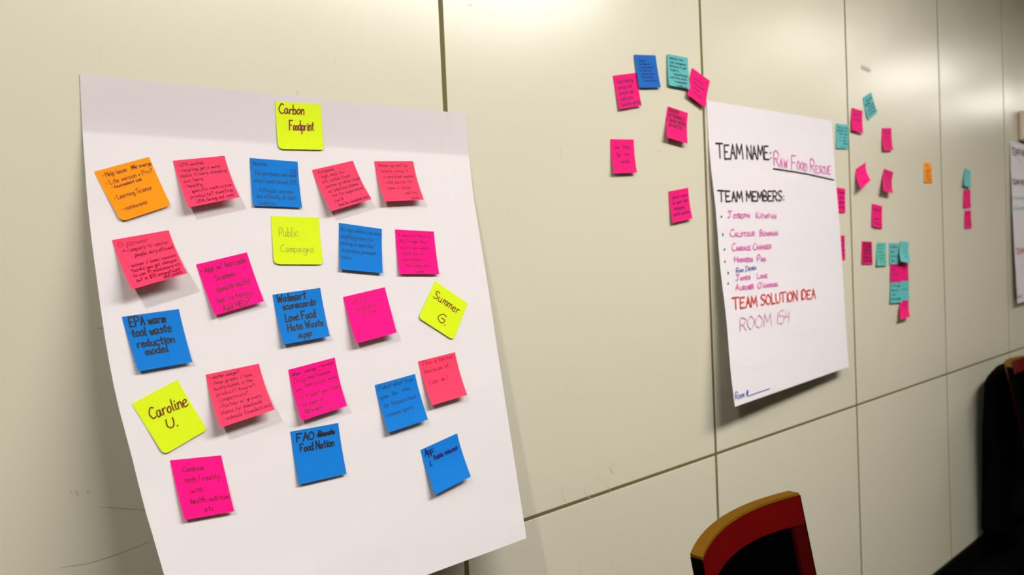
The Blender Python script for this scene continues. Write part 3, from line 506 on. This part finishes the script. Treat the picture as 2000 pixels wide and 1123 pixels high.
note('w18', 'wpink', 'pink wall note filled with maroon lines, left end of the row of four', GW, 'maroon', rows(.16, .15, .11, [('REUSABLE', .10, .92), ('CONTAINER', .12, .94), ('SWAPPING', .08, .94), ('SERVICES', .10, .96), ('AROUND ALL', .10, .94), ('CAMPUSES', .08, .94)]), w=0.00181)
note('w19', 'teal', 'teal note written in green ink, second in the row of four', GW, 'green', rows(.16, .14, .10, [('Share', .10, .62), ('meals', .12, .66), ('using', .10, .60), ('a community', .10, .88), ('fridge', .14, .70), ('or a box', .30, .94)]), w=0.00166)
note('w20', 'teal', 'teal note third in the row of four, dark writing at its head', GW, 'maroon', rows(.22, .22, .12, [('A game', .08, .86), ('app', .14, .50), ('to win at', .12, .94), ('home', .14, .52)]), w=0.00151, base=.0014)
note('w21', 'teal', 'teal note at the right end of the row, its foot curling out', GW, 'tealink', rows(.28, .16, .10, [('- - - -', .16, .86), ('by', .44, .60), ('the', .40, .76), ('tray', .48, .80)]), w=0.00116, base=.0032)
note('w22', 'wpink', 'pink wall note in the stacked block, left, below a teal one', GW, 'wpen', rows(.22, .22, .12, [('Invent', .10, .80), ('new', .16, .50), ('lunch', .14, .66)]), w=0.00130, base=.0026)
note('w23', 'wpink', 'pink wall note in the stacked block, right, under the curling teal one', GW, 'wpen', rows(.5, .2, .10, [('a plan', .30, .66)]), w=0.00102, base=.0010)
note('w24', 'teal', 'teal note at the bottom left of the stacked block', GW, 'navy', rows(.26, .2, .12, [('To see', .14, .84), ('how to', .10, .70), ('eat', .16, .40), ('more safely', .08, .90), ('', 0, 1)]), w=0.00151, base=.0034)
note('w25', 'teal', 'teal note in the stacked block between two pink notes, at right', GW, 'tealink', rows(.5, .2, .11, [('a list', .20, .74)]), w=0.00102, base=.0016)
note('w26', 'wpink', 'pink note hanging lowest in the stacked block, bowed outward', GW, 'wpen', rows(.24, .17, .10, [('is', .40, .60), ('what', .40, .76), ('no', .46, .66)]), w=0.00130, base=.0028)
note('w27', 'teal', 'teal note on top of the far column of three', GW, 'tealink', [], base=.0014)
note('w28', 'wpink', 'middle note of the far column of three, pink under the teal', GW, 'wpen', rows(.85, .2, .10, [('a way', .60, .90)]), w=0.00130)
note('w29', 'wpink', 'lowest note of the far column of three, pink with dark writing', GW, 'wpen', rows(.2, .2, .11, [('Label', .16, .80), ('', 0, 1), ('it so', .40, .88), ('all know', .30, .92)]), w=0.00130)

# scrap of grey tape high on a panel
V = [Vector(q) for q in TAPE]
V2 = [v+Vector((0, -.0006, 0)) for v in V]
tp = mesh_obj('tape_scrap', V2+V, [(3, 2, 1, 0), (0, 1, 5, 4), (1, 2, 6, 5), (2, 3, 7, 6), (3, 0, 4, 7)], mat('masking_tape', (.52, .46, .38), rough=.8))
tag(tp, 'small greyish scrap of tape high above the tilted teal note', 'tape')
# beige wall box cut by the right edge of the frame
wb = empty('wall_box', (3.885+.1, 0, 1.865)); tag(wb, 'pale beige wall-mounted box at the right edge above the far sheet', 'wall box')
M_BOX = mat('beige_plastic', (.62, .50, .37), rough=.5)
box('housing', -.1, .1, -.025, 0, -.07, .07, M_BOX, wb, bev=.012, seg=3)
box('cover', -.085, .085, -.031, -.024, -.055, .055, M_BOX, wb, bev=.003)

# ------------------------------------------------------------------ chairs
M_WOOD = mat('cherry_wood', (.085, .0008, .0006), rough=.45, spec=.06, var=.35, scale=9)
M_STILE = mat('shaded_cherry_stile', (.035, .0005, .0004), rough=.5, spec=.04, var=.3, scale=9)  # same cherry wood, darkened to paint in the shade on the stiles
M_PLY = mat('plywood_edge', (.125, .056, .002), rough=.6, spec=.03, var=.15, scale=40)
M_CLOTH = mat('black_upholstery', (.0006, .0006, .0007), rough=1, spec=.0)
M_SIDESHADE = mat('painted_side_shade', (.0015, .0006, .0006), rough=.8, spec=.02)  # near-black strip that paints shade onto the frame's outer side faces
def chair(name, loc, rz, label, group):
    t = empty(name, loc, rz); tag(t, label, 'chair', group)
    HW, SAG, TH, LEAN = .186, .036, .021, math.radians(10)
    TOP = .85
    def yarc(x): return SAG*(1-(x/HW)**2)      # front face bulges away from the sitter in the middle
    def P(x, y, z):                            # leaning back, pivot at the head of the back
        return Vector((x, y-(TOP-z)*math.tan(LEAN), z))
    def slab(nm, x0, x1, zf0, zf1, y0, y1, m, par, nx=16, bev=.0018):
        bm = bmesh.new(); rings = []
        for i in range(nx+1):
            x = x0+(x1-x0)*i/nx; ya = yarc(x)
            rings.append([bm.verts.new(P(x, ya+y0, zf0(x))), bm.verts.new(P(x, ya+y1, zf0(x))), bm.verts.new(P(x, ya+y1, zf1(x))), bm.verts.new(P(x, ya+y0, zf1(x)))])
        for a, b in zip(rings, rings[1:]):
            for q in range(4): bm.faces.new((a[q], a[(q+1) % 4], b[(q+1) % 4], b[q]))
        bm.faces.new(rings[0][::-1]); bm.faces.new(rings[-1])
        bmesh.ops.recalc_face_normals(bm, faces=bm.faces[:])
        if bev:
            ed = [e for e in bm.edges if len(e.link_faces) == 2 and e.calc_face_angle(0) > .8]
            bmesh.ops.bevel(bm, geom=ed, offset=bev, segments=2, affect='EDGES')
        return bm_obj(nm, bm, m, par)
    c = lambda v: (lambda x: v)
    rail = slab('top_rail', -HW, HW, lambda x: TOP-.060+.006*(1-(x/HW)**2), c(TOP-.004), 0, TH, M_WOOD, t, 20)
    slab('ply_edge', -HW+.001, HW-.001, c(TOP-.0045), c(TOP), .0005, TH-.0005, M_PLY, rail, 20, 0)['label'] = 'yellow-brown top edge of the rail'
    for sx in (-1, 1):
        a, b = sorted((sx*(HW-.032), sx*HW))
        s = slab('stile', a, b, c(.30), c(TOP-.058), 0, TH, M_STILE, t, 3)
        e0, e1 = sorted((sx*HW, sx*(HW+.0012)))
        slab('shade_band', e0, e1, c(.30), c(TOP-.0045), .0003, TH-.0003, M_SIDESHADE, s, 1, 0)['label'] = 'outer edge painted black as shade'
    slab('backrest', -HW+.033, HW-.033, c(.50), lambda x: TOP-.061+.006*(1-(x/HW)**2), .003, TH+.006, M_CLOTH, t, 12, .003)
    slab('lower_rail', -HW+.033, HW-.033, c(.46), c(.498), .001, TH-.001, M_WOOD, t, 8)
    yb = -(TOP-.46)*math.tan(LEAN)             # back of the seat
    box('seat', -.21, .21, yb-.43, yb-.012, .415, .47, M_CLOTH, t, bev=.018, seg=3)
    box('seat_frame', -.20, .20, yb-.415, yb-.015, .365, .413, M_WOOD, t, bev=.004)
    for sx in (-1, 1):
        for fy, ty in ((yb-.40, 0), (yb-.035, .06)):
            bm = bmesh.new(); bmesh.ops.create_cube(bm, size=1)
            for v in bm.verts:
                k = (.5-v.co.z); w_ = .036-.010*k
                v.co = Vector((sx*.185+v.co.x*w_+sx*.01*k, fy+v.co.y*w_+ty*k, .182+v.co.z*.364))
            bmesh.ops.bevel(bm, geom=bm.edges[:], offset=.003, segments=2, affect='EDGES')
            bm_obj('leg', bm, M_WOOD, t)
    return t
c1 = chair('chair', (1.040, -.3465, 0), math.radians(6.7), 'cherry-framed chair with black back, at the bottom of the picture by the wall', 'cherry-framed chairs against the wall')
c2 = chair('chair', (3.26, -.165, 0), math.radians(3), 'cherry-framed chair behind the black garment, cut by the right edge', 'cherry-framed chairs against the wall')
# ------------------------------------------------------------------ black garment hung over the far chair's back
def garment():
    r = random.Random(3); V, F = [], []; N, K = 40, 26
    z1, z0, xa, xb = .806, .15, 3.165, 3.70
    for k in range(K+1):
        q = k/K; z = z1-(z1-z0)*q
        sh = max(0, 1-q/.06)                       # sloping shoulder
        xl = xa+.17*sh**1.5*.9; xr = xb-.08*sh**1.5
        hw = .030+.014*min(1, q*3); cx, cy = (xl+xr)/2, -.072+.008*q
        for i in range(N):
            a = math.tau*i/N; ca, sa = math.cos(a), math.sin(a)
            x = cx+math.copysign(abs(ca)**.35, ca)*(xr-xl)/2; y = cy+math.copysign(abs(sa)**.7, sa)*hw
            fold = .006*min(1, q*2)*math.sin(i*2.1+3*q)+.004*math.sin(x*60+q*4)*min(1, q*2)
            y += fold if abs(sa) > .2 else 0
            y = min(y, -.016)
            V.append((x, y, z+(.006*math.sin(i*1.3) if k == K else 0)))
    for k in range(K):
        for i in range(N):
            a, b = k*N+i, k*N+(i+1) % N; F.append((a, b, b+N, a+N))
    F.append(tuple(range(N))[::-1]); F.append(tuple(K*N+i for i in range(N)))
    o = mesh_obj('black_garment', V, F, mat('black_wool', (.0015, .0015, .0017), rough=1, spec=.02, bump=.4, bscale=400), smooth=True)
    tag(o, 'black garment hanging down behind the chair at the right edge', 'garment')
garment()

M_SCUFF = mat('scuff_grey', (.46, .42, .31), rough=.6, spec=.2)
for pts, w_ in SCUFFS:                                 # small scuffs and pencil marks on the panels
    ribbons('scuff_mark', [smooth_line(pts, 5)], lambda x, z: Vector((x, -.0003, z)), w_, M_SCUFF, wall)
